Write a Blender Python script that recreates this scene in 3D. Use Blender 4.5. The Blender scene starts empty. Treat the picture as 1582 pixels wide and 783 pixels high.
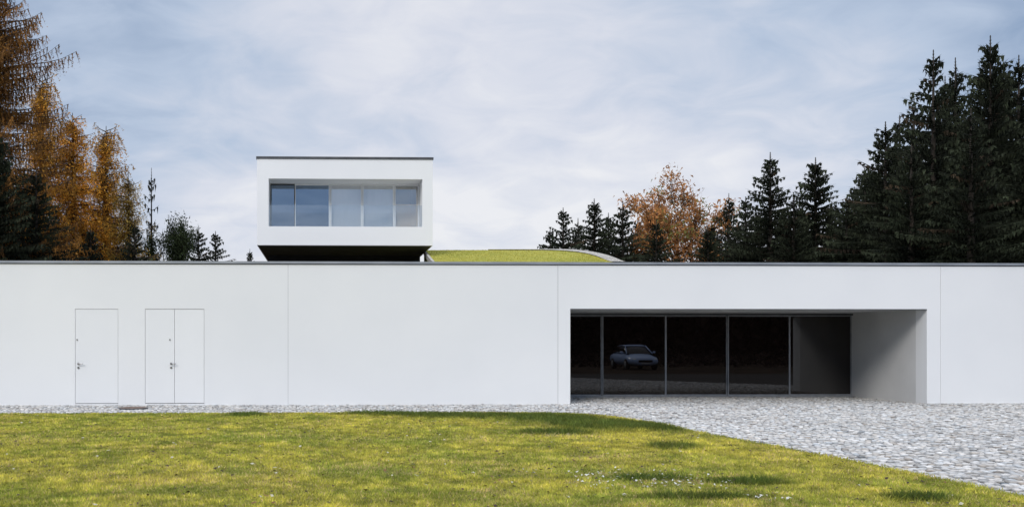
import bpy, math, random
import numpy as np
from mathutils import Vector, Matrix
C = bpy.context.scene.collection
SC = bpy.context.scene
rng = np.random.default_rng(7)
random.seed(7)

# ------------------------------------------------------------------ camera numbers
EYE = 1.37; F = 1407.0; CX = 537.0; HY = 533.0; TH = math.radians(1.6)
def depth_den(px): return F*math.cos(TH) - (px-CX)*math.sin(TH)
def X(px, Y): return Y*(F*math.sin(TH) + (px-CX)*math.cos(TH))/depth_den(px)
def Z(px, py, Y): return EYE + (HY-py)*Y/depth_den(px)
def G(px, py):
    D = EYE*F/(py-HY); u = (px-CX)/F*D
    return (D*math.sin(TH)+u*math.cos(TH), D*math.cos(TH)-u*math.sin(TH))

# ------------------------------------------------------------------ materials
def newmat(name):
    m = bpy.data.materials.new(name); m.use_nodes = True
    nt = m.node_tree; nt.nodes.clear()
    out = nt.nodes.new('ShaderNodeOutputMaterial')
    return m, nt, out
def N(nt, t, **kw):
    n = nt.nodes.new(t)
    for k, v in kw.items():
        if k in n.inputs: n.inputs[k].default_value = v
        else: setattr(n, k, v)
    return n
def L(nt, a, b): nt.links.new(a, b)
def ramp(nt, stops):
    r = nt.nodes.new('ShaderNodeValToRGB'); e = r.color_ramp.elements
    while len(e) < len(stops): e.new(0.5)
    for k, (p, c) in zip(e, stops): k.position = p; k.color = (*c, 1)
    return r
def noisy(name, c1, c2, scale=3.0, rough=0.9, bump=0.0, bscale=80.0, spec=0.3, metal=0.0, stretch=None, lo=.35, hi=.65):
    m, nt, out = newmat(name)
    tc = N(nt, 'ShaderNodeTexCoord'); src = tc.outputs['Object']
    if stretch:
        mp = N(nt, 'ShaderNodeMapping'); mp.inputs['Scale'].default_value = stretch
        L(nt, src, mp.inputs['Vector']); src2 = mp.outputs['Vector']
    else: src2 = src
    n = N(nt, 'ShaderNodeTexNoise'); n.inputs['Scale'].default_value = scale; n.inputs['Detail'].default_value = 6
    L(nt, src2, n.inputs['Vector'])
    r = ramp(nt, [(lo, c1), (hi, c2)]); L(nt, n.outputs['Fac'], r.inputs['Fac'])
    p = N(nt, 'ShaderNodeBsdfPrincipled'); p.inputs['Roughness'].default_value = rough
    p.inputs['Specular IOR Level'].default_value = spec; p.inputs['Metallic'].default_value = metal
    L(nt, r.outputs['Color'], p.inputs['Base Color'])
    if bump:
        n2 = N(nt, 'ShaderNodeTexNoise'); n2.inputs['Scale'].default_value = bscale; n2.inputs['Detail'].default_value = 4
        L(nt, src, n2.inputs['Vector'])
        b = N(nt, 'ShaderNodeBump'); b.inputs['Strength'].default_value = bump; b.inputs['Distance'].default_value = 0.01
        L(nt, n2.outputs['Fac'], b.inputs['Height']); L(nt, b.outputs['Normal'], p.inputs['Normal'])
    L(nt, p.outputs['BSDF'], out.inputs['Surface'])
    return m
def attr_mat(name, rough=0.9, transl=0.0, spec=0.2, nscale=0, bump=0.0, lo=.55, hi=1.35):
    m, nt, out = newmat(name)
    a = N(nt, 'ShaderNodeAttribute'); a.attribute_name = 'Col'
    col = a.outputs['Color']
    tc = N(nt, 'ShaderNodeTexCoord')
    if nscale:
        n = N(nt, 'ShaderNodeTexNoise'); n.inputs['Scale'].default_value = nscale; n.inputs['Detail'].default_value = 4
        L(nt, tc.outputs['Object'], n.inputs['Vector'])
        r = ramp(nt, [(.3, (lo,lo,lo)), (.7, (hi,hi,hi))]); L(nt, n.outputs['Fac'], r.inputs['Fac'])
        mx = N(nt, 'ShaderNodeMix'); mx.data_type = 'RGBA'; mx.blend_type = 'MULTIPLY'
        mx.inputs[0].default_value = 1.0
        L(nt, col, mx.inputs[6]); L(nt, r.outputs['Color'], mx.inputs[7]); col = mx.outputs[2]
    p = N(nt, 'ShaderNodeBsdfPrincipled'); p.inputs['Roughness'].default_value = rough
    p.inputs['Specular IOR Level'].default_value = spec
    L(nt, col, p.inputs['Base Color'])
    if bump:
        n2 = N(nt, 'ShaderNodeTexNoise'); n2.inputs['Scale'].default_value = 90; n2.inputs['Detail'].default_value = 3
        L(nt, tc.outputs['Object'], n2.inputs['Vector'])
        b = N(nt, 'ShaderNodeBump'); b.inputs['Strength'].default_value = bump; b.inputs['Distance'].default_value = 0.006
        L(nt, n2.outputs['Fac'], b.inputs['Height']); L(nt, b.outputs['Normal'], p.inputs['Normal'])
    sh = p.outputs['BSDF']
    if transl:
        t = N(nt, 'ShaderNodeBsdfTranslucent'); L(nt, col, t.inputs['Color'])
        ms = N(nt, 'ShaderNodeMixShader'); ms.inputs[0].default_value = transl
        L(nt, sh, ms.inputs[1]); L(nt, t.outputs['BSDF'], ms.inputs[2]); sh = ms.outputs[0]
    L(nt, sh, out.inputs['Surface'])
    return m
def glass_mat(name, refl, tint=(.02,.02,.02), opaque=True, refl_col=(1,1,1)):
    m, nt, out = newmat(name)
    g = N(nt, 'ShaderNodeBsdfGlossy'); g.inputs['Roughness'].default_value = 0.0; g.inputs['Color'].default_value = (*refl_col, 1)
    tc = N(nt, 'ShaderNodeTexCoord'); n = N(nt, 'ShaderNodeTexNoise'); n.inputs['Scale'].default_value = 0.5
    L(nt, tc.outputs['Object'], n.inputs['Vector'])
    b = N(nt, 'ShaderNodeBump'); b.inputs['Strength'].default_value = 0.02; b.inputs['Distance'].default_value = 0.02
    L(nt, n.outputs['Fac'], b.inputs['Height']); L(nt, b.outputs['Normal'], g.inputs['Normal'])
    if opaque:
        d = N(nt, 'ShaderNodeBsdfDiffuse'); d.inputs['Color'].default_value = (*tint, 1)
    else:
        d = N(nt, 'ShaderNodeBsdfTransparent'); d.inputs['Color'].default_value = (*tint, 1)
    ms = N(nt, 'ShaderNodeMixShader'); ms.inputs[0].default_value = refl
    L(nt, d.outputs[0], ms.inputs[1]); L(nt, g.outputs[0], ms.inputs[2])
    L(nt, ms.outputs[0], out.inputs['Surface'])
    return m

M = {}
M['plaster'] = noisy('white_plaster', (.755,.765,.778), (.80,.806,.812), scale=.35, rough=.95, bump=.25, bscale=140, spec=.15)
M['plaster_up'] = noisy('white_plaster_upper', (.775,.78,.785), (.805,.808,.81), scale=.5, rough=.95, bump=.2, bscale=140, spec=.15)
M['door'] = noisy('white_door_paint', (.76,.77,.783), (.79,.798,.808), scale=.6, rough=.6, spec=.3)
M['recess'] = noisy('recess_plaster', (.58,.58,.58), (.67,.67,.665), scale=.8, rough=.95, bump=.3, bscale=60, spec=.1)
M['coping'] = noisy('zinc_coping', (.27,.29,.32), (.38,.40,.43), scale=1.2, rough=.45, spec=.5, metal=.4)
M['darkmetal'] = noisy('dark_metal', (.05,.053,.058), (.08,.083,.088), scale=3, rough=.5, spec=.4)
M['gap'] = noisy('gap_dark', (.16,.165,.17), (.2,.205,.21), scale=4, rough=.9)
M['alu'] = noisy('aluminium', (.30,.31,.33), (.40,.41,.43), scale=5, rough=.4, spec=.5, metal=.3)
M['whiteframe'] = noisy('white_frame', (.76,.77,.78), (.82,.83,.84), scale=5, rough=.5)
M['steel'] = noisy('steel_handle', (.22,.22,.23), (.32,.32,.33), scale=9, rough=.35, metal=.8)
M['roofgravel'] = noisy('roof_gravel', (.2,.2,.2), (.4,.4,.4), scale=30, rough=1, bump=.6, bscale=40)
M['garageglass'] = glass_mat('dark_garage_glass', .062, (.012,.008,.007))
M['upglass'] = glass_mat('window_glass_dark', .36, (.40,.46,.54), opaque=False, refl_col=(.66,.82,1))
M['upglass2'] = glass_mat('window_glass_clear', .30, (.95,.96,.97), opaque=False)
M['railglass'] = glass_mat('balustrade_glass', .15, (.90,.92,.93), opaque=False)
M['soffit_shade'] = noisy('soffit_shade_tone', (.07,.072,.062), (.10,.10,.09), scale=2, rough=.9)  # dark tone stands for the shade on the white underside
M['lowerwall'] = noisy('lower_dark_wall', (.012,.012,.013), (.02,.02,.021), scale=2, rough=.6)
M['curtain'] = noisy('curtain_cloth', (.76,.78,.80), (.81,.82,.84), scale=.6, rough=1)
M['curtainwarm'] = noisy('warm_curtain_cloth', (.95,.72,.45), (.97,.78,.53), scale=2, rough=1)
M['room'] = noisy('room_wall', (.25,.26,.28), (.32,.33,.35), scale=2, rough=1)
M['ground'] = noisy('earth_ground', (.028,.021,.015), (.065,.048,.032), scale=.35, rough=1, bump=.5, bscale=8, spec=.05)
M['lawnsoil'] = noisy('lawn_soil', (.13,.125,.03), (.26,.23,.06), scale=2.2, rough=1, bump=.8, bscale=60)
M['bed'] = noisy('sett_bed', (.035,.032,.028), (.075,.07,.062), scale=30, rough=1, bump=.5, bscale=90)
M['rooftop_grass'] = noisy('green_roof', (.24,.25,.04), (.36,.33,.06), scale=3.0, rough=1, bump=.8, bscale=25, stretch=(1,1,1), lo=.3, hi=.7)
M['kerb'] = noisy('stone_kerb', (.22,.205,.18), (.50,.48,.44), scale=14, rough=1, bump=.7, bscale=16, spec=.1)
M['rust'] = noisy('rusty_iron', (.15,.11,.09), (.24,.18,.15), scale=14, rough=.8, bump=.6, bscale=60)
M['bark'] = noisy('bark', (.018,.015,.012), (.04,.032,.025), scale=6, rough=1, bump=.6, bscale=14)
M['paint'] = noisy('silver_blue_paint', (.40,.52,.78), (.46,.58,.84), scale=1, rough=.2, spec=.7)
M['carglass'] = noisy('car_glass', (.01,.012,.015), (.02,.022,.026), scale=1, rough=.05, spec=.6)
M['tyre'] = noisy('tyre_rubber', (.012,.012,.012), (.022,.022,.022), scale=20, rough=.9)
M['lamp'] = noisy('headlight_lens', (.85,.88,.92), (.9,.92,.95), scale=5, rough=.1)
M['plate'] = noisy('plate_white', (.5,.5,.5), (.58,.58,.58), scale=5, rough=.5)
M['foliage'] = attr_mat('needle_foliage', transl=.14, nscale=.9)
M['leaves'] = attr_mat('autumn_leaves', transl=.42, nscale=.8, lo=.7, hi=1.3)
M['grass'] = attr_mat('grass_blades', transl=.35, rough=.8)
M['litter'] = attr_mat('fallen_leaf', transl=.1, rough=.8)
M['setts'] = attr_mat('granite_setts', rough=.9, nscale=22, bump=.3, spec=.08, lo=.80, hi=1.15)

# ------------------------------------------------------------------ mesh helpers
ORI = {}
def tag(o, label=None, cat=None, group=None, kind=None):
    if label: o['label'] = label
    if cat: o['category'] = cat
    if group: o['group'] = group
    if kind: o['kind'] = kind
    return o
def empty(name, loc=(0,0,0), rz=0):
    o = bpy.data.objects.new(name, None); C.objects.link(o); o.location = loc; o.rotation_euler = (0,0,rz)
    o.empty_display_size = .3
    ORI[o] = Vector(loc); return o
def meshdata(name, V, Fc, mat, smooth=False, col=None):
    me = bpy.data.meshes.new(name)
    V = np.asarray(V, dtype=np.float32)
    if isinstance(Fc, np.ndarray):
        k = Fc.shape[1]; n = len(Fc)
        me.vertices.add(len(V)); me.vertices.foreach_set('co', V.ravel())
        me.loops.add(n*k); me.loops.foreach_set('vertex_index', Fc.astype(np.int32).ravel())
        me.polygons.add(n); me.polygons.foreach_set('loop_start', np.arange(0, n*k, k, dtype=np.int32))
        me.polygons.foreach_set('loop_total', np.full(n, k, dtype=np.int32))
        me.update(calc_edges=True)
    else:
        me.from_pydata([tuple(map(float, v)) for v in V], [], Fc); me.update()
    if smooth: me.polygons.foreach_set('use_smooth', [True]*len(me.polygons))
    if col is not None:
        ca = me.color_attributes.new('Col', 'FLOAT_COLOR', 'POINT')
        c4 = np.ones((len(V), 4), dtype=np.float32); c4[:, :3] = col
        ca.data.foreach_set('color', c4.ravel())
    me.materials.append(mat); return me
def mk(name, VF, mat, parent=None, smooth=False, col=None, local=False):
    V, Fc = VF
    V = np.asarray(V, dtype=np.float64)
    if parent is not None and not local:
        V = V - np.array(ORI[parent])
    o = bpy.data.objects.new(name, meshdata(name, V, Fc, mat, smooth, col)); C.objects.link(o)
    if parent is not None:
        o.parent = parent; ORI[o] = ORI[parent]
    else: ORI[o] = Vector((0,0,0))
    return o
def box(x0, x1, y0, y1, z0, z1):
    V = [(x0,y0,z0),(x1,y0,z0),(x1,y1,z0),(x0,y1,z0),(x0,y0,z1),(x1,y0,z1),(x1,y1,z1),(x0,y1,z1)]
    Fc = [(3,2,1,0),(4,5,6,7),(0,1,5,4),(1,2,6,5),(2,3,7,6),(3,0,4,7)]
    return V, Fc
def merge(*parts):
    V = []; Fc = []
    for v, f in parts:
        o = len(V); V += [tuple(p) for p in v]; Fc += [tuple(i+o for i in q) for q in f]
    return V, Fc
def grid_wall(x0, x1, z0, z1, y0, y1, holes):
    xs = sorted({x0, x1, *[h[0] for h in holes], *[h[1] for h in holes]})
    zs = sorted({z0, z1, *[h[2] for h in holes], *[h[3] for h in holes]})
    nx, nz = len(xs)-1, len(zs)-1
    def solid(i, j):
        if i < 0 or j < 0 or i >= nx or j >= nz: return False
        cx = (xs[i]+xs[i+1])/2; cz = (zs[j]+zs[j+1])/2
        return not any(h[0] < cx < h[1] and h[2] < cz < h[3] for h in holes)
    V = []; Fc = []
    def q(*p):
        b = len(V); V.extend(p); Fc.append((b, b+1, b+2, b+3))
    for i in range(nx):
        for j in range(nz):
            if not solid(i, j): continue
            a, b, c, d = xs[i], xs[i+1], zs[j], zs[j+1]
            q((a,y0,c),(b,y0,c),(b,y0,d),(a,y0,d)); q((b,y1,c),(a,y1,c),(a,y1,d),(b,y1,d))
            if not solid(i-1, j): q((a,y1,c),(a,y0,c),(a,y0,d),(a,y1,d))
            if not solid(i+1, j): q((b,y0,c),(b,y1,c),(b,y1,d),(b,y0,d))
            if not solid(i, j-1): q((a,y1,c),(b,y1,c),(b,y0,c),(a,y0,c))
            if not solid(i, j+1): q((a,y0,d),(b,y0,d),(b,y1,d),(a,y1,d))
    return V, Fc
def tube(pts, rad, n=6):
    V = []; Fc = []
    pts = [Vector(p) for p in pts]
    for i, p in enumerate(pts):
        d = (pts[min(i+1, len(pts)-1)] - pts[max(i-1, 0)]).normalized()
        a = d.cross(Vector((0,0,1)) if abs(d.z) < .9 else Vector((1,0,0))).normalized(); b = d.cross(a)
        for k in range(n):
            t = 2*math.pi*k/n
            V.append(tuple(p + (a*math.cos(t) + b*math.sin(t))*rad[i]))
    for i in range(len(pts)-1):
        for k in range(n):
            Fc.append((i*n+k, i*n+(k+1) % n, (i+1)*n+(k+1) % n, (i+1)*n+k))
    Fc.append(tuple(range(n-1, -1, -1))); Fc.append(tuple(range((len(pts)-1)*n, len(pts)*n)))
    return V, Fc
def vnoise(x, y, scale, seed):
    r = np.random.default_rng(seed); g = r.random((128, 128))
    ca, sa = math.cos(seed*1.3), math.sin(seed*1.3)
    x, y = np.asarray(x)*ca-np.asarray(y)*sa, np.asarray(x)*sa+np.asarray(y)*ca
    x = x*scale + 37.3; y = y*scale + 51.7
    xi = np.floor(x).astype(int); yi = np.floor(y).astype(int); fx = x-xi; fy = y-yi
    fx = fx*fx*(3-2*fx); fy = fy*fy*(3-2*fy)
    a = g[xi % 128, yi % 128]; b = g[(xi+1) % 128, yi % 128]; c = g[xi % 128, (yi+1) % 128]; d = g[(xi+1) % 128, (yi+1) % 128]
    return (a*(1-fx)+b*fx)*(1-fy) + (c*(1-fx)+d*fx)*fy

# ------------------------------------------------------------------ ground
tag(mk('ground', ([(-1500,-1500,-.09),(1500,-1500,-.09),(1500,1500,-.09),(-1500,1500,-.09)], [(0,1,2,3)]), M['ground']), kind='structure')
edge_px = [(940,642),(990,650),(1080,667),(1200,690),(1330,714),(1460,741),(1582,768)]
ed = [G(*p) for p in edge_px]
ed = [G(780, 637.3), G(870, 638.5)] + ed + [(6.45, 5.0), (6.6, 0.0), (6.8, -8.0)]
ey = np.array([p[1] for p in ed][::-1]); ex = np.array([p[0] for p in ed][::-1])
YL = ed[0][1]
def xe(y): return np.interp(y, ey, ex)
poly = [(-40, YL, 0)] + [(p[0], p[1], 0) for p in ed] + [(-40, -8, 0)]
tag(mk('lawn', (poly, [tuple(range(len(poly)-1, -1, -1))]), M['lawnsoil']), kind='structure')

WY = 21.0; GY = 24.0
OX0, OX1 = X(881, WY), X(1432, WY)
# sett bed and setts
bed = [(-14,YL-.3),(ed[0][0],YL-.3)] + [(p[0]-.3, p[1]-.2) for p in ed[1:-2]] + [(6.0,4.0),(40,4.0),(40,WY+.1),(OX1,WY+.1),(OX1,GY),(OX0,GY),(OX0,WY+.1),(-14,WY+.1)]
bedV = [(a, b, -.035) for a, b in bed]
tag(mk('driveway', (bedV, [tuple(range(len(bedV)))]), M['bed']), kind='structure')
cx_, cy_, hx_, hy_ = [], [], [], []
y = 7.2
while y < GY-.05:
    rh = random.uniform(.082, .100)
    if y > WY-.05: xa, xb = OX0+.02, OX1-.02
    elif y > YL: xa, xb = -11.5, .78*y+2.5
    else: xa, xb = float(xe(y))+.02, .78*y+2.5
    x = xa + random.uniform(0, .06)
    while x < xb:
        w = random.uniform(.074, .106)
        cx_.append(x+w/2); cy_.append(y+rh/2); hx_.append(w/2-.008); hy_.append(rh/2-.010); x += w
    y += rh
cx_, cy_, hx_, hy_ = map(np.array, (cx_, cy_, hx_, hy_)); n = len(cx_)
cyw = cy_ + .06*np.sin(cx_*1.3+cy_*.4)*np.clip((WY-.35-cy_), 0, 1) + rng.normal(0, .004, n)
tz = rng.normal(0.002, .0065, n) + .02*(vnoise(cx_, cy_, .7, 3)-.5)
tz = np.where(cy_ > WY-.3, np.minimum(tz, .01), tz)
tx, ty = rng.normal(0, .06, n), rng.normal(0, .08, n)
rot = rng.normal(0, .06, n)
sg = np.array([(-1,-1),(1,-1),(1,1),(-1,1)])
V = np.zeros((n, 12, 3))
for lay, (sc, zo) in enumerate([(1.0, None), (1.0, -.016), (.72, 0.0)]):
    for k in range(4):
        jx = 1 + rng.normal(0, .06, n); jy = 1 + rng.normal(0, .06, n)
        lx = sg[k,0]*hx_*sc*jx; ly = sg[k,1]*hy_*sc*jy
        V[:, lay*4+k, 0] = cx_ + lx*np.cos(rot) - ly*np.sin(rot)
        V[:, lay*4+k, 1] = cyw + lx*np.sin(rot) + ly*np.cos(rot)
        V[:, lay*4+k, 2] = -.04 if zo is None else tz + zo + lx*tx + ly*ty
fi = [(8,9,10,11)] + [(a+l*4, (a+1) % 4+l*4, (a+1) % 4+l*4+4, a+l*4+4) for l in (0,1) for a in range(4)]
Fc = (np.array(fi)[None] + (np.arange(n)*12)[:, None, None]).reshape(-1, 4)
tone = np.clip(rng.normal(.455, .095, n) + .06*(vnoise(cx_, cy_, .5, 5)-.5), .16, .68)
warm = rng.normal(.008, .012, n)
colr = np.stack([tone+warm, tone, tone*.985-warm], 1)
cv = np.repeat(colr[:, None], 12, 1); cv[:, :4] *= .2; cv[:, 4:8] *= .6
tag(mk('cobble_setts', (V.reshape(-1, 3), Fc), M['setts'], col=cv.reshape(-1, 3)), label='pale grey granite setts paving the drive and the strip along the white wall', cat='paving', kind='stuff')

# grass blades
def gpts(y0, y1, dens):
    area = (y1-y0)*30; m = int(area*dens)
    yy = rng.uniform(y0, y1, m); xx = rng.uniform(-14, 8, m)
    k = (xx > -.42*yy-1.5) & (xx < np.minimum(xe(yy)+.06*rng.normal(size=m)+.02, .80*yy+1.0))
    return xx[k], yy[k]
parts = [gpts(6.8, 9.5, 3800), gpts(9.5, 13, 2500), gpts(13, YL+.05, 1600)]
gx = np.concatenate([p[0] for p in parts]); gy = np.concatenate([p[1] for p in parts])
# thin, bare spots
bare = np.zeros(len(gx))
for (px, py, rx, ry) in [(960,735,.55,.22),(1045,745,.4,.22),(900,745,.3,.15),(1190,772,.22,.12),(1110,735,.3,.15),(760,760,.25,.12),(640,730,.3,.12),(930,706,.5,.2),(860,672,.7,.3),(420,745,.3,.12),(250,720,.4,.15)]:
    a, b = G(px, py); d = ((gx-a)/rx)**2 + ((gy-b)/ry)**2; bare = np.maximum(bare, np.clip(1.2-d, 0, 1))
bare *= np.clip(vnoise(gx, gy, 7, 41)*2.2-.5, 0, 1)
keep = rng.random(len(gx)) > bare*.75
gx, gy, bare = gx[keep], gy[keep], bare[keep]; n = len(gx)
n1 = vnoise(gx, gy, .55, 11); n2 = vnoise(gx, gy, 1.9, 12); n3 = vnoise(gx, gy, 5, 13); n4 = vnoise(gx, gy, 15, 14)
pat = np.zeros(n)      # longer, darker tufts
for (px, py, rx, ry) in [(585,639,.8,.35),(640,641,1.0,.45),(710,643,1.2,.7),(770,642,.8,.5),(850,647,1.1,1.3),(900,655,.9,1.5),(960,656,.5,1.1),(380,641,.4,.4),(860,668,.7,.4),(1010,660,.4,1.0),(1040,690,.4,.35),(1000,740,.5,.18),(1150,745,.45,.2),(1420,770,.35,.2),(1080,768,.6,.15)]:
    a, b = G(px, py); d = ((gx-a)/rx)**2 + ((gy-b)/ry)**2
    pat = np.maximum(pat, np.clip(1.4-d, 0, 1))
pat *= np.clip(.45+1.3*(n3*.6+n2*.4), 0, 1)
ht = (.014 + .020*rng.random(n))*(.7+.7*n3) + .07*pat*rng.random(n)
wd = rng.uniform(.0035, .007, n)*np.clip(gy/9, 1, 1.9)
ang = rng.uniform(0, 2*math.pi, n); lean = rng.uniform(.2, 1.3, n)*ht
la = rng.uniform(0, 2*math.pi, n)
V = np.zeros((n, 3, 3))
V[:,0] = np.stack([gx-np.cos(ang)*wd, gy-np.sin(ang)*wd, np.full(n, -.004)], 1)
V[:,1] = np.stack([gx+np.cos(ang)*wd, gy+np.sin(ang)*wd, np.full(n, -.004)], 1)
V[:,2] = np.stack([gx+np.cos(la)*lean, gy+np.sin(la)*lean, ht], 1)
ol = np.array([.54,.48,.08]); gr = np.array([.27,.32,.05]); st = np.array([.56,.43,.19]); dk = np.array([.06,.105,.02])
f = np.clip((n1*.35+n2*.35+n3*.2+n4*.15-.30)*2.6 + rng.normal(0, .2, n), 0, 1)[:, None]
cc = gr*(1-f) + ol*f
dry = np.clip((vnoise(gx, gy, 1.3, 51)-.58)*4, 0, 1)
sm = (rng.random(n) < .06+.10*(n4 > .62)+.28*dry*n3+.5*bare)[:, None]; cc = np.where(sm, st, cc)
cc = cc*(1-pat[:, None]*.9) + dk*pat[:, None]*.9
cc *= (.62+.76*rng.random(n))[:, None]*(.70+.55*n3)[:, None]*(.72+.56*n4)[:, None]*(.88+.24*vnoise(gx, gy, 3.2, 19))[:, None]
tag(mk('grass', (V.reshape(-1, 3), np.arange(n*3).reshape(-1, 3)), M['grass'], col=np.repeat(cc, 3, 0)), label='short olive green lawn grass with darker tufts', cat='grass', kind='stuff')
# fallen leaves and pale flecks
lx, ly, lc, ls = [], [], [], []
for i in range(1200):
    yy = random.uniform(7.2, 18); xx = random.uniform(-.42*yy-.5, float(xe(yy)))
    lx.append(xx); ly.append(yy); ls.append(random.uniform(.012, .034)); t = random.random()
    lc.append((.05,.035,.025) if t < .65 else (.16,.09,.04) if t < .85 else (.42,.40,.30))
for (px, py, sx, sy, m) in [(960,733,.5,.24,80),(1040,745,.45,.28,60),(900,748,.25,.2,20),(1000,752,.4,.15,30),(1195,772,.15,.12,22),(880,640,.8,.4,20),(690,650,.8,.5,14)]:
    a, b = G(px, py)
    for i in range(m):
        lx.append(random.gauss(a, sx)); ly.append(random.gauss(b, sy)); ls.append(random.uniform(.008, .024))
        lc.append((.56,.56,.52) if random.random() < .7 else (.35,.3,.22))
n = len(lx); V = np.zeros((n, 4, 3))
for i in range(n):
    r = random.uniform(0, 6.28); s = ls[i]; zz = random.uniform(.012, .035)
    for k, (a, b) in enumerate([(-1,0),(0,-.6),(1,0),(0,.6)]):
        V[i, k] = (lx[i]+s*(a*math.cos(r)-b*math.sin(r)), ly[i]+s*(a*math.sin(r)+b*math.cos(r)), zz+random.uniform(-.008, .014))
tag(mk('fallen_leaves', (V.reshape(-1, 3), np.arange(n*4).reshape(-1, 4)), M['litter'], col=np.repeat(np.array(lc), 4, 0)), label='small brown and pale dead leaves scattered over the lawn', cat='leaves', kind='stuff')

# ------------------------------------------------------------------ front building
ZT = Z(0, 407.5, WY)
XL, XR = -16.0, 30.0
fb = empty('garage_building', (X(600, WY), WY, 0))
tag(fb, 'long low white building with flush doors and a dark glazed garage recess', 'building')
J1, J2, J3 = X(445, WY), X(862, WY), X(1453, WY)
WT = .40
ZO = Z(1150, 477, WY)
d1 = (X(116, WY), X(182.5, WY), .03, Z(150, 477, WY)); d2 = (X(224, WY), X(315.5, WY), .03, Z(270, 477, WY)); dm = X(269.5, WY)
g = .004
mk('wall_panel', grid_wall(XL, J1-g*.6, -.06, ZT, WY, WY+WT, [d1, d2]), M['plaster'], fb)
mk('wall_panel', grid_wall(J1+g*.6, J2-g, -.06, ZT, WY, WY+WT, []), M['plaster'], fb)
mk('wall_panel', grid_wall(J2+g, J3-g, -.06, ZT, WY, WY+WT, [(OX0, OX1, -.06, ZO)]), M['plaster'], fb)
mk('wall_panel', grid_wall(J3+g, XR, -.06, ZT, WY, WY+WT, []), M['plaster'], fb)
for j in (J1, J2, J3):
    mk('joint_filler', box(j-g*.9, j+g*.9, WY+.012, WY+WT-.02, -.05, ZT-.004), M['gap'], fb)
mk('coping', merge(box(XL-.02, XR+.02, WY-.03, WY+WT+.03, ZT+.018, ZT+.072)), M['coping'], fb)
mk('coping_drip', box(XL-.02, XR+.02, WY-.012, WY+WT+.012, ZT+.001, ZT+.016), M['darkmetal'], fb)
gp = .007
for (a, b, hs, lab) in [(d1[0]+gp, d1[1]-gp, d1[0]+.075, 'single flush white door at the left'), (d2[0]+gp, dm-gp*.6, dm-.075, 'left leaf of the double flush white door'), (dm+gp*.6, d2[1]-gp, None, 'right leaf of the double flush white door')]:
    dr = mk('door', box(a, b, WY+.006, WY+.06, .045, d1[3]-gp), M['door'], fb); dr['label'] = lab
    if hs is not None:
        hz = Z(120, 561.5, WY)
        hd = merge(tube([(hs, WY+.004, hz), (hs, WY-.055, hz)], [.011, .011], 8), tube([(hs, WY-.05, hz), (hs+.12, WY-.05, hz)], [.010, .010], 8), tube([(hs, WY+.004, hz), (hs, WY-.006, hz)], [.026, .026], 12))
        mk('handle', hd, M['steel'], dr)
        mk('lock', tube([(hs, WY+.004, hz-.09), (hs, WY-.008, hz-.09)], [.024, .024], 12), M['steel'], dr)
        mk('lock', tube([(hs-.03, WY+.004, hz+.55), (hs-.03, WY-.010, hz+.55)], [.016, .016], 10), M['steel'], dr)
for d in (d1, d2):
    mk('door_lining', box(d[0]+.001, d[1]-.001, WY+.065, WY+.12, -.02, d[3]-.001), M['gap'], fb)
# recess
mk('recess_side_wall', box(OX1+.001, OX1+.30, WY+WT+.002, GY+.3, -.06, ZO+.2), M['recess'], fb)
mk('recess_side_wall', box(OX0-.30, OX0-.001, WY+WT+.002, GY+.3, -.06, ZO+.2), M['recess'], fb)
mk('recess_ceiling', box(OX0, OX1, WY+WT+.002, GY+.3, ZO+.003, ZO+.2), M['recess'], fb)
mk('lintel_trim', box(OX0+.002, OX1-.002, WY-.004, WY+.03, ZO-.022, ZO-.001), M['darkmetal'], fb)
mk('threshold', box(OX0+.002, OX1-.002, GY-.12, GY+.05, -.05, .022), M['alu'], fb)
mk('header_frame', box(OX0+.002, OX1-.002, GY-.03, GY+.10, ZO-.05, ZO-.002), M['darkmetal'], fb)
pxs = [832, 930.5, 1029, 1124.5, 1220.5, 1316]
xs = [X(p, GY) for p in pxs]; xs[0] = OX0+.004; xs[-1] = OX1-.004
for i in range(5):
    a, b = xs[i]+.006, xs[i+1]-.006
    yy = GY + (.0 if i % 2 else .03)
    gl = mk('glass_panel', box(a+.03, b-.03, yy+.012, yy+.03, .06, ZO-.06), M['garageglass'], fb)
    mk('frame', grid_wall(a, b, .024, ZO-.052, yy, yy+.05, [(a+.022, b-.022, .062, ZO-.075)]), M['alu'], gl)
mk('roof_slab', box(XL, XR, WY+WT+.002, 31, ZT-.45, ZT-.25), M['roofgravel'], fb)
mk('back_wall', merge(box(OX0-.3, OX1+.3, GY+.32, GY+.5, -.06, ZO+.2)), M['lowerwall'], fb)

# manhole
mx, my = G(206, 631)
mh = empty('manhole_cover', (mx, my, 0)); tag(mh, 'brownish iron manhole cover in the cobbled strip below the double door', 'manhole cover')
mk('frame', tube([(mx, my, -.03), (mx, my, .022)], [.31, .31], 32), M['darkmetal'], mh)
lid = [tube([(mx, my, .0), (mx, my, .028)], [.275, .275], 32)]
for k in range(-4, 5):
    w = math.sqrt(max(.0, .24**2-(k*.05)**2)); lid.append(box(mx-w, mx+w, my+k*.05-.012, my+k*.05+.012, .027, .034))
mk('lid', merge(*lid), M['rust'], mh)

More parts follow.
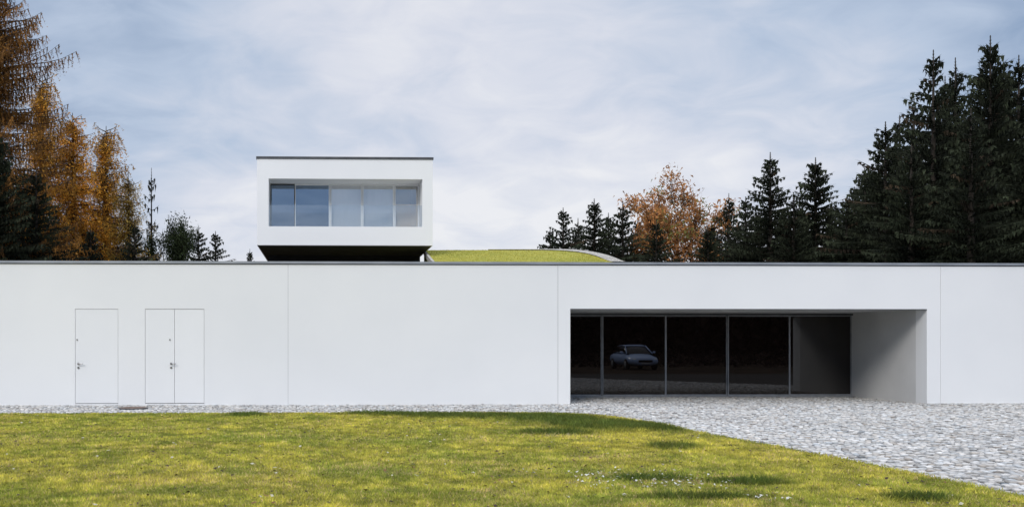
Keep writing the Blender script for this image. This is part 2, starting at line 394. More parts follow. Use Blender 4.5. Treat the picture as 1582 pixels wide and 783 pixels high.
# ------------------------------------------------------------------ house behind
BY = 35.0
bx0, bx1 = X(397, BY), X(668.5, BY); bz0, bz1 = Z(530, 379, BY), Z(530, 246, BY)
wx0, wx1 = X(415, BY), X(652.5, BY); wz0, wz1 = Z(530, 350, BY), Z(530, 276.5, BY)
hs = empty('house', ((bx0+bx1)/2, BY, 0)); tag(hs, 'white cantilevered upper storey with a wide recessed window beside a grass roof', 'house')
RY = BY+1.25
shell = merge(grid_wall(bx0, bx1, bz0, bz1, BY, RY, [(wx0, wx1, wz0, wz1)]),
  box(bx0, bx0+.3, RY, 45, bz0, bz1), box(bx1-.3, bx1, RY, 45, bz0, bz1), box(bx0+.3, bx1-.3, 44.7, 45, bz0, bz1),
  box(bx0+.3, bx1-.3, RY, 44.7, bz1-.3, bz1), box(bx0+.3, bx1-.3, RY, 44.7, bz0, bz0+.3))
mk('upper_storey', shell, M['plaster_up'], hs)
mk('roof_edge', box(bx0-.03, bx1+.03, BY-.03, 45.03, bz1+.002, bz1+.085), M['darkmetal'], hs)
mk('soffit_shade', box(bx0+.06, bx1-.06, BY+.05, 44.9, bz0-.03, bz0-.002), M['soffit_shade'], hs)  # added dark sheet: paints the shade below the white rendered box
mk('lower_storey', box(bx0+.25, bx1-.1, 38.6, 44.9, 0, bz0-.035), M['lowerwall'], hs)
mk('room_wall', box(bx0+.35, bx1-.35, 40, 40.1, bz0+.32, bz1-.32), M['room'], hs)
wp = [415, 455.5, 510, 559.5, 609, 649]
wxs = [X(p, RY-.1) for p in wp]; wxs[0] = wx0+.004; wxs[-1] = wx1-.004
for i in range(5):
    a, b = wxs[i]+.004, wxs[i+1]-.004
    pn = mk('window_pane', box(a+.02, b-.02, RY-.10, RY-.085, wz0+.05, wz1-.05), M['upglass'] if i < 2 else M['upglass2'], hs)
    fr = .028 if i < 1 else .05
    mk('frame', grid_wall(a, b, wz0+.003, wz1-.003, RY-.13, RY-.06, [(a+(.028 if i < 2 else fr), b-fr, wz0+.06, wz1-.06)]), M['darkmetal'] if i < 1 else M['whiteframe'], pn)
def curtain(a, b, y, z0, z1, mat, lab):
    nn = 60; V = []; Fc = []
    for i in range(nn+1):
        t = i/nn; yy = y + .006*math.sin(t*(b-a)*22) + .003*math.sin(t*(b-a)*11+1)
        V += [(a+(b-a)*t, yy, z0), (a+(b-a)*t, yy, z1)]
    for i in range(nn): Fc.append((2*i, 2*i+2, 2*i+3, 2*i+1))
    o = mk('curtain', (V, Fc), mat, hs, smooth=True); o['label'] = lab
curtain(wxs[2]+.05, wxs[3]-.02, RY+.0, wz0+.02, wz1-.01, M['curtain'], 'pale grey blind in the middle pane')
curtain(wxs[3]+.02, wxs[4]-.05, RY+.0, wz0+.02, wz1-.01, M['curtain'], 'pale grey blind in the fourth pane')
curtain(wxs[4]+.05, wxs[5]-.02, RY+.0, wz0+.02, wz0+(wz1-wz0)*.58, M['curtainwarm'], 'warm beige screen in the lower part of the right pane')
mk('balustrade', box(wx0+.004, wx1-.004, BY+.10, BY+.116, wz0+.004, Z(530, 317, BY+.1)), M['railglass'], hs)

# grass roof
nu, nv = 60, 14; V = []
inn = np.array([(655,386.6),(700,386.2),(800,386.2),(850,386.6),(880,388.2),(902,391),(920,395.5),(934,401),(942,406)])
outc = np.array([(640,385.6),(700,385.2),(800,384.8),(850,384.4),(880,384.8),(905,386.8),(928,390.8),(948,396.5),(966,405)])
fpx = lambda u: 673 + (965-673)*u
bpx = lambda u: 655 + (942-655)*u
def smooth_i(px, tb):
    return float(np.mean([np.interp(px+d, tb[:,0], tb[:,1]) for d in (-9,-6,-3,0,3,6,9)]))
def btop(px): return smooth_i(px, inn)
yf, yb = 30.5, 38.0
for j in range(nv+1):
    v = j/nv
    for i in range(nu+1):
        u = i/nu; p0 = fpx(u); p1 = bpx(u)
        z0 = Z(p0, 408.5, yf); z1 = Z(p1, btop(p1), yb); s = v**1.05
        V.append((X(p0, yf)*(1-v)+X(p1, yb)*v, yf+(yb-yf)*v, float(z0*(1-s)+z1*s)))
base = len(V)
Fc = [(j*(nu+1)+i, j*(nu+1)+i+1, (j+1)*(nu+1)+i+1, (j+1)*(nu+1)+i) for j in range(nv) for i in range(nu)]
gv = np.array(V)
ring = [i for i in range(nu+1)] + [j*(nu+1)+nu for j in range(1, nv+1)] + [nv*(nu+1)+i for i in range(nu-1, -1, -1)] + [j*(nu+1) for j in range(nv-1, 0, -1)]
for r in ring: V.append((V[r][0], V[r][1], 1.0))
for k in range(len(ring)):
    k2 = (k+1) % len(ring); Fc.append((ring[k], base+k, base+k2, ring[k2]))
mk('grass_roof', (V, Fc), M['rooftop_grass'], hs, smooth=True)
m = 26000
uu = rng.random(m); vv = rng.random(m)
ii = np.minimum((uu*nu).astype(int), nu-1); jj = np.minimum((vv*nv).astype(int), nv-1); fu = uu*nu-ii; fv = vv*nv-jj
g3 = gv.reshape(nv+1, nu+1, 3)
P = g3[jj,ii]*((1-fu)*(1-fv))[:,None] + g3[jj,ii+1]*(fu*(1-fv))[:,None] + g3[jj+1,ii]*((1-fu)*fv)[:,None] + g3[jj+1,ii+1]*(fu*fv)[:,None]
V = np.zeros((m,3,3)); an = rng.uniform(0, 6.28, m); w = rng.uniform(.01,.022,m); h = rng.uniform(.006,.022,m)
V[:,0] = P + np.stack([-np.cos(an)*w, -np.sin(an)*w, np.full(m,-.01)],1); V[:,1] = P + np.stack([np.cos(an)*w, np.sin(an)*w, np.full(m,-.01)],1)
V[:,2] = P + np.stack([rng.normal(0,.03,m), rng.normal(0,.03,m), h],1)
tn = np.clip(vnoise(P[:,0], P[:,1], .8, 9)*.7+vnoise(P[:,0], P[:,1], 3, 10)*.5-.1, 0, 1)[:,None]; cc = (np.array([.30,.32,.05])*(1-tn)+np.array([.56,.48,.10])*tn)*(.65+.7*rng.random(m))[:,None]
o = mk('roof_turf', (V.reshape(-1,3), np.arange(m*3).reshape(-1,3)), M['grass'], hs, col=np.repeat(cc,3,0)); o['kind'] = 'stuff'
# pale kerb behind and to the right of the turf: a sloping band
V = []; Fc = []; K = 60
for i in range(K+1):
    u = .35+.65*i/K
    pa = bpx(u); za = Z(pa, btop(pa), yb)+.03
    pb = 640+(966-640)*u; zb_ = Z(pb, smooth_i(pb, outc), yb+.9)
    V += [(X(pa, yb)+.02, yb+.02, za), (X(pb, yb+.9), yb+.9, zb_), (X(pb, yb+.9)+.05, yb+1.1, zb_-.1), (X(pb, yb+.9)+.05, yb+1.1, 2.0), (X(pa, yb)+.02, yb+.02, 2.0)]
for i in range(K):
    for k in range(4): Fc.append((5*i+k, 5*i+5+k, 5*i+6+k, 5*i+k+1))
mk('roof_kerb', (V, Fc), M['kerb'], hs)
def kerbstrip(pts, wid, hgt):
    V = []; Fc = []
    pts = [Vector(p) for p in pts]
    for i, p in enumerate(pts):
        d = (pts[min(i+1, len(pts)-1)]-pts[max(i-1, 0)]); d.z = 0; d.normalize(); s = Vector((-d.y, d.x, 0))
        V += [tuple(p-s*wid+Vector((0,0,-.15))), tuple(p-s*wid+Vector((0,0,hgt))), tuple(p+s*wid+Vector((0,0,hgt))), tuple(p+s*wid+Vector((0,0,-.15)))]
    for i in range(len(pts)-1):
        for k in range(3): Fc.append((4*i+k, 4*i+k+1, 4*i+k+5, 4*i+k+4))
    Fc.append((0,1,2,3)); e = 4*(len(pts)-1); Fc.append((e+3,e+2,e+1,e))
    return V, Fc
mk('roof_kerb', kerbstrip([tuple(g3[j, 0]) for j in range(nv)], .045, .03), M['kerb'], hs)

# ------------------------------------------------------------------ trees
def unitv(a): return np.array([math.cos(a), math.sin(a), 0.0])
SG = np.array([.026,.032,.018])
def spruce_mesh(seed, H=14.0, R=2.4, dens=1.0, step=.30, base=.04, tw=.13, ex=.80, dk=1.0):
    r = random.Random(seed); V = []; Cc = []
    def tri(a, b, c, col):
        V.extend((a, b, c)); Cc.extend((col, col, col))
    z = H*base
    while z < H-.55:
        t = z/H; Lm = R*(1-t)**ex
        nb = max(4, int((5+4*(1-t))*dens+r.random()))
        a0 = r.uniform(0, 6.28)
        for k in range(nb):
            a = a0 + 6.28*k/nb + r.uniform(-.4, .4)
            Lb = Lm*(r.uniform(.45, 1.05) if r.random() < .75 else r.uniform(1.0, 1.4))+.08
            el = math.radians(-16+64*t**1.4) + r.uniform(-.18, .18)
            o = unitv(a); sd = unitv(a+math.pi/2)
            z0 = z + r.uniform(-.17, .17)
            def pt(s): return o*(Lb*s*math.cos(el)) + np.array([0,0,z0+Lb*(math.sin(el)*s-.24*s*s+.26*s**3.5)])
            ns = max(2, int(Lb/tw))
            shade = r.uniform(.5, 1.6); br = r.random() < .06
            for i in range(ns):
                s = (i+.6)/ns; p = pt(s)
                lw = (.11+.34*Lb/R*(1-s*.85))*r.uniform(.6, 1.3)*min(1, .45+Lb*.5)
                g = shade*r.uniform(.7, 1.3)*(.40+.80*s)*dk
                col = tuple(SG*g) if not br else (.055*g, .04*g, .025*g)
                for sgn in (-1, 1):
                    d = sd*sgn*.7 + o*.75 + np.array([0,0,r.uniform(-.40, .08)])
                    e = p + d*lw; wv = np.array([0,0,1.])*.028 + o*.021
                    tri(p-wv, p+wv*.8, e, col)
                    m_ = p + d*lw*.5; tri(m_-o*.027, m_+o*.027, m_+np.array([r.uniform(-.05,.05), r.uniform(-.05,.05), -.16*r.uniform(.5,1.6)]), col)
                tri(p-o*.038, p+o*.07, p+np.array([r.uniform(-.06,.06), r.uniform(-.06,.06), -.20*r.uniform(.5,1.7)]), col)
            p0 = pt(0); p1 = pt(.5); p2 = pt(1.10); up = np.array([0,0,.024])
            col = tuple(SG*.6*shade)
            tri(p0-up, p0+up, p1, col); tri(p1-up, p1+up, p2, col); tri(p1-sd*.025, p1+sd*.025, p2+o*.06, col)
        z += step*r.uniform(.55, 1.3)*(.7+.5*(1-t))
    for q in range(7):     # leader needles
        zz = H-.85+q*.13; a = r.uniform(0, 6.28)
        for k in range(4):
            o = unitv(a+k*1.57); tri(np.array([0,0,zz-.03]), np.array([0,0,zz+.03]), o*(.09 if q != 1 else .26)*(1-q*.11)+np.array([0,0,zz+.12]), (.022,.028,.016))
    trunk = tube([(0,0,-.05), (0,0,H*.3), (0,0,H*.7), (0,0,H+.08)], [.18, .13, .06, .012], 7)
    return np.array(V), np.array(Cc), trunk, H, R
def larch_mesh(seed, H=14.0, R=3.0, c1=(.40,.17,.03), c2=(.20,.08,.02), leaf=1.0, step=.42, nb0=5, twigc=(.05,.033,.022), ex=.6, leafs=.085, hang=1.0, wav=.35, bw=1.0, fringe=0.0):
    r = random.Random(seed); V = []; Cc = []; c1 = np.array(c1); c2 = np.array(c2)
    def tri(a, b, c, col):
        V.extend((a, b, c)); Cc.extend((col, col, col))
    z = H*.10
    while z < H-.3:
        t = z/H; Lm = R*min(1, (1-t)*1.25)**ex*(1-.25*(1-t))+.15
        Lm *= .8+wav*math.sin(z*1.7+seed)**2
        nb = nb0 + (1 if r.random() < .5 else 0)
        for k in range(nb):
            a = r.uniform(0, 6.28); Lb = Lm*r.uniform(.4, 1.15); el = math.radians(r.uniform(-8, 16)+24*t)
            o = unitv(a); sd = unitv(a+math.pi/2); z0 = z+r.uniform(-.2, .2)
            def pt(s): return o*(Lb*s) + np.array([0,0,z0+Lb*(math.tan(el)*s-.50*s*s+.44*s**3.2)]) + sd*.08*math.sin(s*5+a)
            pr = pt(0)
            for q in range(1, 6):
                pq = pt(q/5); wv = (.028*(1.1-q/5)+.006)*bw
                tri(pr-np.array([0,0,wv]), pr+np.array([0,0,wv]), pq+np.array([0,0,wv*.7]), twigc); tri(pr-np.array([0,0,wv]), pq+np.array([0,0,wv*.7]), pq-np.array([0,0,wv*.7]), twigc); pr = pq
            ns = max(3, int(Lb/.13)); sh = r.uniform(.6, 1.3); mixb = r.random()
            for i in range(ns):
                s = (i+.8)/ns; p = pt(s)
                for q in range(2):
                    ln = r.uniform(.2, .62)*(.5+.6*(1-s*.5))*hang
                    e = p + np.array([0,0,-ln]) + sd*r.uniform(-.30,.30) + o*r.uniform(-.05,.22)
                    tri(p-sd*.010, p+sd*.010, e, twigc)
                    if fringe:
                        mm = min(1, max(0, mixb+r.uniform(-.3, .3))); col = tuple((c1*mm+c2*(1-mm))*sh*r.uniform(.7, 1.2))
                        fw = (o*.6+sd*r.uniform(-1,1)); fw = fw/np.linalg.norm(fw)*fringe
                        tri(p-fw, p+fw, p*.15+e*.85, col)
                    nl = int(3*leaf+r.random())
                    for w in range(nl):
                        f = (w+r.random())/nl; c = p*(1-f)+e*f + np.array([r.uniform(-.05,.05), r.uniform(-.05,.05), 0])
                        mm = min(1, max(0, mixb+r.uniform(-.3, .3))); col = (c1*mm+c2*(1-mm))*sh*r.uniform(.7, 1.3)
                        d1_ = np.array([r.uniform(-1,1), r.uniform(-1,1), r.uniform(-1,1)])*leafs
                        d2_ = np.array([r.uniform(-1,1), r.uniform(-1,1), r.uniform(-1,1)])*leafs*.7
                        tri(c-d1_, c+d1_, c+d2_, tuple(col))
        z += step*r.uniform(.5, 1.3)
    trunk = tube([(0,0,-.05), (.05,0,H*.3), (-.04,.03,H*.7), (0,0,H+.1)], [.24, .18, .08, .012], 8)
    return np.array(V), np.array(Cc), trunk, H, R
def broadleaf_mesh(seed, H, R, c1, c2, nl=26, ls=.13, start=.28, dep=4, spread=.62, nlimb=8, green=0.0):
    r = random.Random(seed); V = []; Cc = []; tubes = []; c1 = np.array(c1); c2 = np.array(c2)
    def leafc(p, rad, m, sh):
        cg = r.random() < green
        for i in range(m):
            c = np.array(p) + np.array([r.gauss(0, rad), r.gauss(0, rad), r.gauss(0, rad*.8)])
            mm = r.random(); col = (c1*mm+c2*(1-mm))*sh*r.uniform(.65, 1.35)
            if cg: col = np.array([.20,.20,.06])*r.uniform(.6,1.3)
            d1_ = np.array([r.gauss(0,1) for _ in range(3)]); d1_ *= ls/np.linalg.norm(d1_)
            d2_ = np.array([r.gauss(0,1) for _ in range(3)]); d2_ *= ls*.7/np.linalg.norm(d2_)
            V.extend((c-d1_, c+d2_, c+d1_)); Cc.extend([tuple(col)]*3)
    def grow(p, d, Ln, rad, k):
        e = p + d*Ln; mid = p + d*Ln*.5 + Vector((r.uniform(-.05,.05), r.uniform(-.05,.05), 0))*Ln
        tubes.append(tube([p, mid, e], [rad, rad*.85, rad*.68], 5))
        if k <= 1: leafc(e, .24+.10*Ln, nl, r.uniform(.6, 1.3))
        if k == 0: return
        for q in range(3):
            nd = (d + Vector((r.gauss(0, spread), r.gauss(0, spread), r.gauss(.08, spread*.55)))).normalized()
            grow(e if q else p+d*Ln*.7, nd, Ln*r.uniform(.62, .86), rad*.62, k-1)
    h0 = H*start; tubes.append(tube([(0,0,-.05), (.03,.02,h0*.5), (0,0,h0), (.05,0,H*.6)], [.20, .17, .15, .06], 8))
    for q in range(nlimb):
        a = q*2.4 + r.uniform(-.4, .4); zz = h0 + (H*.58-h0)*q/(nlimb-1)
        d = Vector((math.cos(a)*.75, math.sin(a)*.75, r.uniform(.45, 1.0))).normalized()
        grow(Vector((0,0,zz)), d, H*.15*r.uniform(.8,1.1), .07, dep-1)
    grow(Vector((.05,0,H*.6)), Vector((0,0,1)), H*.13, .06, dep-1)
    V = np.array(V); zmax = np.percentile(V[:,2], 99.8); rmax = np.percentile(np.hypot(V[:,0], V[:,1]), 90)
    return V, np.array(Cc), merge(*tubes), zmax, rmax

def lib(tup, mat):
    V, Cc, tr, H, R = tup
    return (meshdata('crown', V, np.arange(len(V)).reshape(-1, 3), mat, col=Cc), meshdata('trunk', tr[0], tr[1], M['bark'], smooth=True), H, R)
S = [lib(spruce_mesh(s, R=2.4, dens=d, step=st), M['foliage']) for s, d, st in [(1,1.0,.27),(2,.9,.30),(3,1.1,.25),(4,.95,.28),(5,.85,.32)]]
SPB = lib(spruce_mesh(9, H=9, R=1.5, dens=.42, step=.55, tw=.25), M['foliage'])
LB = lib(larch_mesh(21, H=17, R=3.6, c1=(.40,.19,.045), c2=(.14,.075,.03), leaf=1.9, step=.33, nb0=7, hang=1.4, wav=.5, bw=1.2, fringe=.022, ex=.55, leafs=.055), M['leaves'])
LG = [lib(larch_mesh(22, H=12, R=2.2, c1=(.95,.50,.07), c2=(.62,.29,.04), leaf=2.2, step=.26, nb0=7, hang=1.3, leafs=.068, wav=.5), M['leaves']),
      lib(larch_mesh(23, H=12, R=2.2, c1=(.88,.47,.075), c2=(.46,.24,.04), leaf=2.0, step=.28, nb0=7, hang=1.3, leafs=.068, wav=.5), M['leaves']),
      lib(larch_mesh(24, H=10, R=2.0, c1=(.66,.46,.10), c2=(.36,.22,.05), leaf=1.7, step=.30, nb0=6, hang=1.3, leafs=.065, wav=.5), M['leaves'])]
DB = lib(broadleaf_mesh(31, 11, 3, (.52,.245,.085), (.29,.135,.055), nl=25, ls=.14, nlimb=13, spread=.55, green=.10), M['leaves'])
PN = lib(broadleaf_mesh(33, 8, 2, (.05,.068,.026), (.025,.036,.016), nl=46, ls=.12), M['foliage'])

def tree(name, lb, px, py, Y, rpx, label, cat, group=None, at_wall=True):
    cm, tm, H0, R0 = lb
    h = Z(px, py, Y); r = rpx*Y/F
    if at_wall:
        zl = Z(px, 403, Y); t = min(.62, max(0, zl/h)); r = r/((1-t)**.8)*1.12
        r = min(r, h*.36)
    root = empty(name, (X(px, Y), Y, 0), random.uniform(0, 6.28))
    root.scale = (r/R0, r/R0, h/H0)
    for nm, me in (('trunk', tm), ('crown', cm)):
        o = bpy.data.objects.new(nm, me); C.objects.link(o); o.parent = root
    return tag(root, label, cat, group)
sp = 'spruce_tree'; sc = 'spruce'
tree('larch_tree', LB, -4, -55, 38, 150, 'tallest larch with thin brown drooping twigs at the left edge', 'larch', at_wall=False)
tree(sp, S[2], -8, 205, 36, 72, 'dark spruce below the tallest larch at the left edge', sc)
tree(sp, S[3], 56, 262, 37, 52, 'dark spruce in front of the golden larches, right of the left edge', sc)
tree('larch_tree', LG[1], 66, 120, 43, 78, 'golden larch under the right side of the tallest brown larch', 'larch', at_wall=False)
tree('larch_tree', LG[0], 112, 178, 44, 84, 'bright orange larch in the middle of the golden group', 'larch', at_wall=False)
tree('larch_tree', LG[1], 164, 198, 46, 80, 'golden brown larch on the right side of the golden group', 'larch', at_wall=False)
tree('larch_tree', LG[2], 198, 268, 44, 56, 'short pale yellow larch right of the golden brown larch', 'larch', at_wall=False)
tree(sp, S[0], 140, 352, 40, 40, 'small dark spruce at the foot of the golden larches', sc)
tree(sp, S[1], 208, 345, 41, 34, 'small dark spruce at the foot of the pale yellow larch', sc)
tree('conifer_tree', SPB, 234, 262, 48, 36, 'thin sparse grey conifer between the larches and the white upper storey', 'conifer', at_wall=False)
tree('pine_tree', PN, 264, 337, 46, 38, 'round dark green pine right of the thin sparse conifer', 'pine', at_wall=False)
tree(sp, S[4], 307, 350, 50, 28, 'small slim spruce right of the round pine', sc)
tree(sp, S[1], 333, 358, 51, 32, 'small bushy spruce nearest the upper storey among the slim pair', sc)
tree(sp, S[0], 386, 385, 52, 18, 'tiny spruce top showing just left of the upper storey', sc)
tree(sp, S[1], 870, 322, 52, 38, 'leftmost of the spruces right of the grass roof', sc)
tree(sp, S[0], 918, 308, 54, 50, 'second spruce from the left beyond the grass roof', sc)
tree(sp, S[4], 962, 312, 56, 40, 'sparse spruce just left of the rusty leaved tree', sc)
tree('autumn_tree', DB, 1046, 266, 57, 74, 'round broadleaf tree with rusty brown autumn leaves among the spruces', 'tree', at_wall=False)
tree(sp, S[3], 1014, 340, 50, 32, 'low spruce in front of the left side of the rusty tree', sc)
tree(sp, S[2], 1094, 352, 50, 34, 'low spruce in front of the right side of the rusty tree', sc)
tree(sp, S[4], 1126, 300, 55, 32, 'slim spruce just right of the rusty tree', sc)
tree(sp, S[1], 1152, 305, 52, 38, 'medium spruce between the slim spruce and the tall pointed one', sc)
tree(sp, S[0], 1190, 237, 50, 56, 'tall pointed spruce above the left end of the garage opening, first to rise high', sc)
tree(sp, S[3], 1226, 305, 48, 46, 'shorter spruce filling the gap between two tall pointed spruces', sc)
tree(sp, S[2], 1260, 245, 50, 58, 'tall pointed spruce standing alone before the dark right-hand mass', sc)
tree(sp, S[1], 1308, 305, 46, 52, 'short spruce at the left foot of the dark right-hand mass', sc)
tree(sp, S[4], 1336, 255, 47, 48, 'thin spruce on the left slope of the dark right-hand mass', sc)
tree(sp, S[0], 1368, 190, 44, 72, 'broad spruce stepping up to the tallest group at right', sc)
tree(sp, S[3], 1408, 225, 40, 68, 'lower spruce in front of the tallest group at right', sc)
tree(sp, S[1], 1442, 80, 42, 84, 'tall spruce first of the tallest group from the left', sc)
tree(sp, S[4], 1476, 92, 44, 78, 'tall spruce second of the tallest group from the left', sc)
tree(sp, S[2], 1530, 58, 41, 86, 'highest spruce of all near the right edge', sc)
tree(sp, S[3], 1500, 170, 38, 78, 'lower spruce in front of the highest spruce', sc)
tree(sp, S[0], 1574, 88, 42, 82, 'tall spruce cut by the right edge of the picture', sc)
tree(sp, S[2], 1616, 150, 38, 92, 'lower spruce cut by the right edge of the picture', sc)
for i, (px, py) in enumerate([(1100,345),(1140,345),(1172,325),(1208,325),(1240,315),(1285,312),(1320,290),(1350,260),(1390,180),(1412,150),(1460,120),(1515,110),(1550,100),(1600,110)]):
    tree(sp, S[i % 5], px, py, 56+(i % 3)*1.5, 54 if i < 7 else 70, 'dark spruce deep in the thicket behind the front row of spruces at right', sc, group='thicket spruces at right')
for i, (px, py) in enumerate([(850,352),(893,338),(940,330),(985,340)]):
    tree(sp, S[(i+3) % 5], px, py, 58+(i % 2)*1.5, 40, 'dark spruce in the back row left of the rusty leaved tree', sc, group='back row spruces left of the rusty tree')
for i, (px, py) in enumerate([(30,290),(85,310),(125,330),(175,340)]):
    tree(sp, S[(i+2) % 5], px, py, 50+i, 44, 'dark spruce in the shade behind the orange larches at left', sc, group='shaded spruces at left')

# wood behind the viewer, seen only in the window glass
fv, _, _, fh, fr = spruce_mesh(77, H=13, R=3.4, dens=.8, step=.42, tw=.30, base=.0)
allv = []
for i in range(50):
    a = random.uniform(0, 6.28); s = random.uniform(.65, 1.0); cx0 = -50+i*2.9+random.uniform(-1, 1); cy0 = random.uniform(-40, -31)
    w = fv.copy(); x_ = w[:,0]*math.cos(a)-w[:,1]*math.sin(a); y_ = w[:,0]*math.sin(a)+w[:,1]*math.cos(a)
    allv.append(np.stack([x_*1.5+cx0, y_*1.5+cy0, w[:,2]*s], 1))
q = 60000   # undergrowth and lower branches
uc = np.stack([rng.uniform(-52, 96, q), rng.uniform(-42, -33, q), 6.5*rng.random(q)**1.1], 1)
ut = uc[:, None] + rng.normal(0, .38, (q, 3, 3)); ut[:, :, 2] = np.maximum(ut[:, :, 2], -.1)
allv.append(ut.reshape(-1, 3))
q = 30000   # low scrub thinning out towards the drive
yy = -33+22*rng.random(q)**2.2
uc = np.stack([rng.uniform(-52, 96, q), yy, .55*rng.random(q)*np.clip((-9-yy)/20, 0, 1)], 1)
ut = uc[:, None] + rng.normal(0, .16, (q, 3, 3)); ut[:, :, 2] = np.maximum(ut[:, :, 2], -.1)
allv.append(ut.reshape(-1, 3))
allv = np.concatenate(allv)
tag(mk('wood', (allv, np.arange(len(allv)).reshape(-1, 3)), M['foliage'], col=np.tile(np.array([[.034,.022,.015]]), (len(allv), 1))), label='dark wood facing the house, mirrored in the garage glass', cat='wood', kind='stuff')

# ------------------------------------------------------------------ car mirrored in the garage glass
CYm = 55.0; cxx = X(979, CYm); cyy = 2*GY - CYm
car = empty('parked_car', (cxx, cyy, -.09), math.radians(2)); tag(car, 'silver blue car mirrored in the dark garage glass', 'car')
def loft(st, n=16, pw=3.2):
    V = []; Fc = []
    for (yy, hw, zb, zt) in st:
        for k in range(n):
            t = 2*math.pi*k/n + math.pi/n; c, s = math.cos(t), math.sin(t)
            rr = (abs(c)**pw+abs(s)**pw)**(-1/pw)
            V.append((hw*c*rr, yy, (zb+zt)/2+(zt-zb)/2*s*rr))
    for i in range(len(st)-1):
        for k in range(n): Fc.append((i*n+k, (i+1)*n+k, (i+1)*n+(k+1) % n, i*n+(k+1) % n))
    Fc.append(tuple(range(n))); Fc.append(tuple(range(len(st)*n-1, (len(st)-1)*n-1, -1)))
    return V, Fc
def cp(name, VF, mat, par=car, smooth=True): return mk(name, VF, mat, par, smooth=smooth, local=True)
cp('body', loft([(-2.25,.70,.42,.88),(-2.15,.84,.28,1.0),(-1.4,.90,.22,1.03),(0,.91,.2,1.0),(1.0,.90,.22,.98),(1.8,.87,.25,.86),(2.15,.79,.28,.76),(2.28,.62,.34,.66)]), M['paint'])
cp('windows', loft([(-1.95,.66,.90,1.0),(-1.35,.70,.9,1.40),(-.3,.70,.9,1.47),(.3,.69,.9,1.43),(1.15,.74,.88,.98)]), M['carglass'])
cp('roof', loft([(-1.40,.60,1.36,1.42),(-.9,.63,1.38,1.475),(-.2,.63,1.40,1.49),(.35,.60,1.37,1.44)]), M['paint'])
for sx in (-1, 1):
    cp('windscreen_pillar', tube([(sx*.60,.33,1.42), (sx*.76,1.12,.97)], [.035, .04], 8), M['paint'])
    cp('headlight', loft([(1.98,.02,.60,.64),(2.05,.17,.58,.70),(2.2,.12,.56,.66),(2.24,.05,.58,.63)]), M['lamp']).location = (sx*.58, 0, .02)
    cp('wing_mirror', loft([(.72,.05,1.0,1.06),(.80,.10,.96,1.10),(.88,.05,1.0,1.06)]), M['paint']).location = (sx*.98, 0, 0)
    for wy in (-1.35, 1.38):
        w = cp('wheel', tube([(sx*.70, wy, .33), (sx*.74, wy, .33), (sx*.90, wy, .33), (sx*.93, wy, .33)], [.29, .33, .33, .29], 24), M['tyre'])
        cp('rim', tube([(sx*.92, wy, .33), (sx*.94, wy, .33)], [.21, .19], 18), M['alu'], w)
cp('grille', box(-.40, .40, 2.20, 2.30, .46, .60), M['tyre'], smooth=False)
cp('number_plate', box(-.26, .26, 2.29, 2.315, .37, .45), M['plate'], smooth=False)

# ------------------------------------------------------------------ sky, sun, camera
w = bpy.data.worlds.new("World"); SC.world = w; w.use_nodes = True
nt = w.node_tree; nt.nodes.clear()
out = N(nt, 'ShaderNodeOutputWorld')
sunpos = Vector((-.45, -.75, .62)).normalized()
sky = N(nt, 'ShaderNodeTexSky'); sky.sky_type = 'NISHITA'; sky.sun_disc = False
sky.sun_elevation = math.asin(sunpos.z); sky.sun_rotation = math.atan2(sunpos.x, sunpos.y)
bg1 = N(nt, 'ShaderNodeBackground'); bg1.inputs['Strength'].default_value = .10; L(nt, sky.outputs[0], bg1.inputs['Color'])
tc = N(nt, 'ShaderNodeTexCoord'); sep = N(nt, 'ShaderNodeSeparateXYZ'); L(nt, tc.outputs['Generated'], sep.inputs[0])
def math_(op, a, b=None, clamp=False):
    n = N(nt, 'ShaderNodeMath'); n.operation = op; n.use_clamp = clamp
    for i, v in enumerate((a, b)):
        if v is None: continue
        if isinstance(v, (int, float)): n.inputs[i].default_value = v
        else: L(nt, v, n.inputs[i])
    return n.outputs[0]
zc = math_('ADD', math_('MAXIMUM', sep.outputs[2], 0.0), .20)
cmb = N(nt, 'ShaderNodeCombineXYZ')
L(nt, math_('DIVIDE', sep.outputs[0], zc), cmb.inputs[0]); L(nt, math_('DIVIDE', sep.outputs[1], zc), cmb.inputs[1])
cmb.inputs[2].default_value = 3.7
no = N(nt, 'ShaderNodeTexNoise'); no.inputs['Scale'].default_value = 1.1; no.inputs['Detail'].default_value = 7; no.inputs['Roughness'].default_value = .5; no.inputs['Distortion'].default_value = .4
L(nt, cmb.outputs[0], no.inputs['Vector'])
no2 = N(nt, 'ShaderNodeTexNoise'); no2.inputs['Scale'].default_value = 4.5; no2.inputs['Detail'].default_value = 6; no2.inputs['Roughness'].default_value = .55; no2.inputs['Distortion'].default_value = .6
L(nt, cmb.outputs[0], no2.inputs['Vector'])
d0 = Vector((math.sin(math.radians(8)), math.cos(math.radians(8)), .10)).normalized()
dot = N(nt, 'ShaderNodeVectorMath'); dot.operation = 'DOT_PRODUCT'; L(nt, tc.outputs['Generated'], dot.inputs[0]); dot.inputs[1].default_value = d0
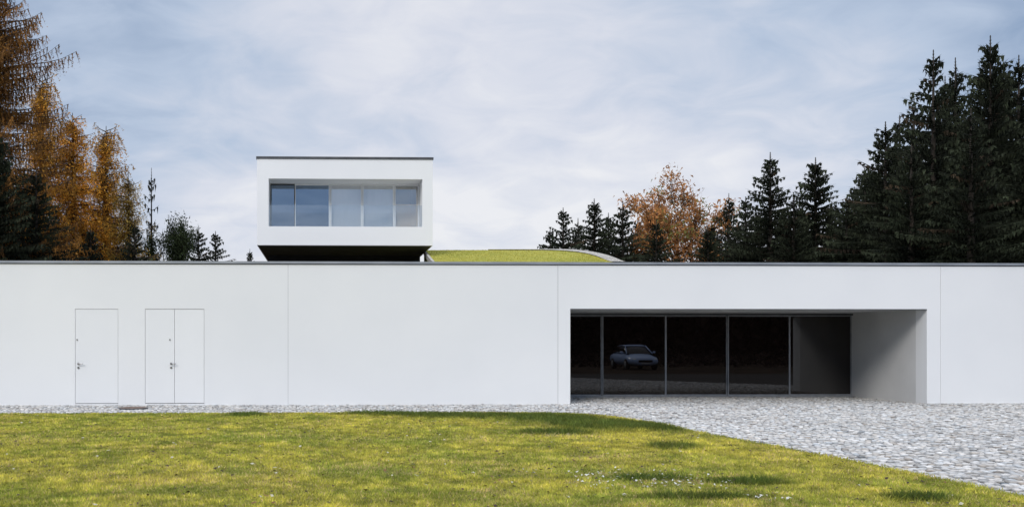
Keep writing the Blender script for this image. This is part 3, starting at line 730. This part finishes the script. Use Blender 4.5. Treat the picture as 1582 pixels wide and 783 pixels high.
near = math_('MULTIPLY', math_('SUBTRACT', dot.outputs['Value'], .845), 1/.13, clamp=True)
hor = math_('MULTIPLY', math_('SUBTRACT', .26, sep.outputs[2]), 1.0)
zen = math_('MULTIPLY', math_('SUBTRACT', sep.outputs[2], .38), 1/.4, clamp=True)
fac = math_('ADD', math_('ADD', math_('MULTIPLY', math_('SUBTRACT', no.outputs['Fac'], .5), 1.2), math_('MULTIPLY', math_('SUBTRACT', no2.outputs['Fac'], .5), .75)), math_('ADD', math_('ADD', math_('MULTIPLY', near, .74), math_('ADD', math_('MULTIPLY', zen, .9), .03)), math_('MAXIMUM', hor, -.12)), clamp=True)
rp = ramp(nt, [(0.0, (.27,.37,.54)), (.38, (.49,.58,.73)), (.72, (.71,.74,.83)), (1.0, (.86,.865,.90))]); L(nt, fac, rp.inputs['Fac'])
bst = math_('ADD', math_('MULTIPLY', zen, 1.45), 1.0)
bg2 = N(nt, 'ShaderNodeBackground'); L(nt, rp.outputs['Color'], bg2.inputs['Color']); L(nt, bst, bg2.inputs['Strength'])
mx_ = N(nt, 'ShaderNodeMixShader'); mx_.inputs[0].default_value = .94
L(nt, bg1.outputs[0], mx_.inputs[1]); L(nt, bg2.outputs[0], mx_.inputs[2]); L(nt, mx_.outputs[0], out.inputs['Surface'])

sl = bpy.data.lights.new('sun', 'SUN'); sl.energy = 1.85; sl.angle = math.radians(20); sl.color = (1, .955, .89)
so = bpy.data.objects.new('sun', sl); C.objects.link(so); so.rotation_euler = (-sunpos).to_track_quat('-Z', 'Y').to_euler(); so.location = (-20, -20, 30)

cam = bpy.data.cameras.new('camera'); co = bpy.data.objects.new('camera', cam); C.objects.link(co)
co.location = (0, 0, EYE); co.rotation_euler = (math.radians(90), 0, -TH)
cam.sensor_width = 36; cam.lens = 36*F/1582; cam.shift_x = (791-CX)/1582; cam.shift_y = (HY-391.5)/1582
cam.clip_end = 4000; cam.clip_start = .1
SC.camera = co
SC.view_settings.view_transform = 'Standard'; SC.view_settings.look = 'None'; SC.view_settings.exposure = 0
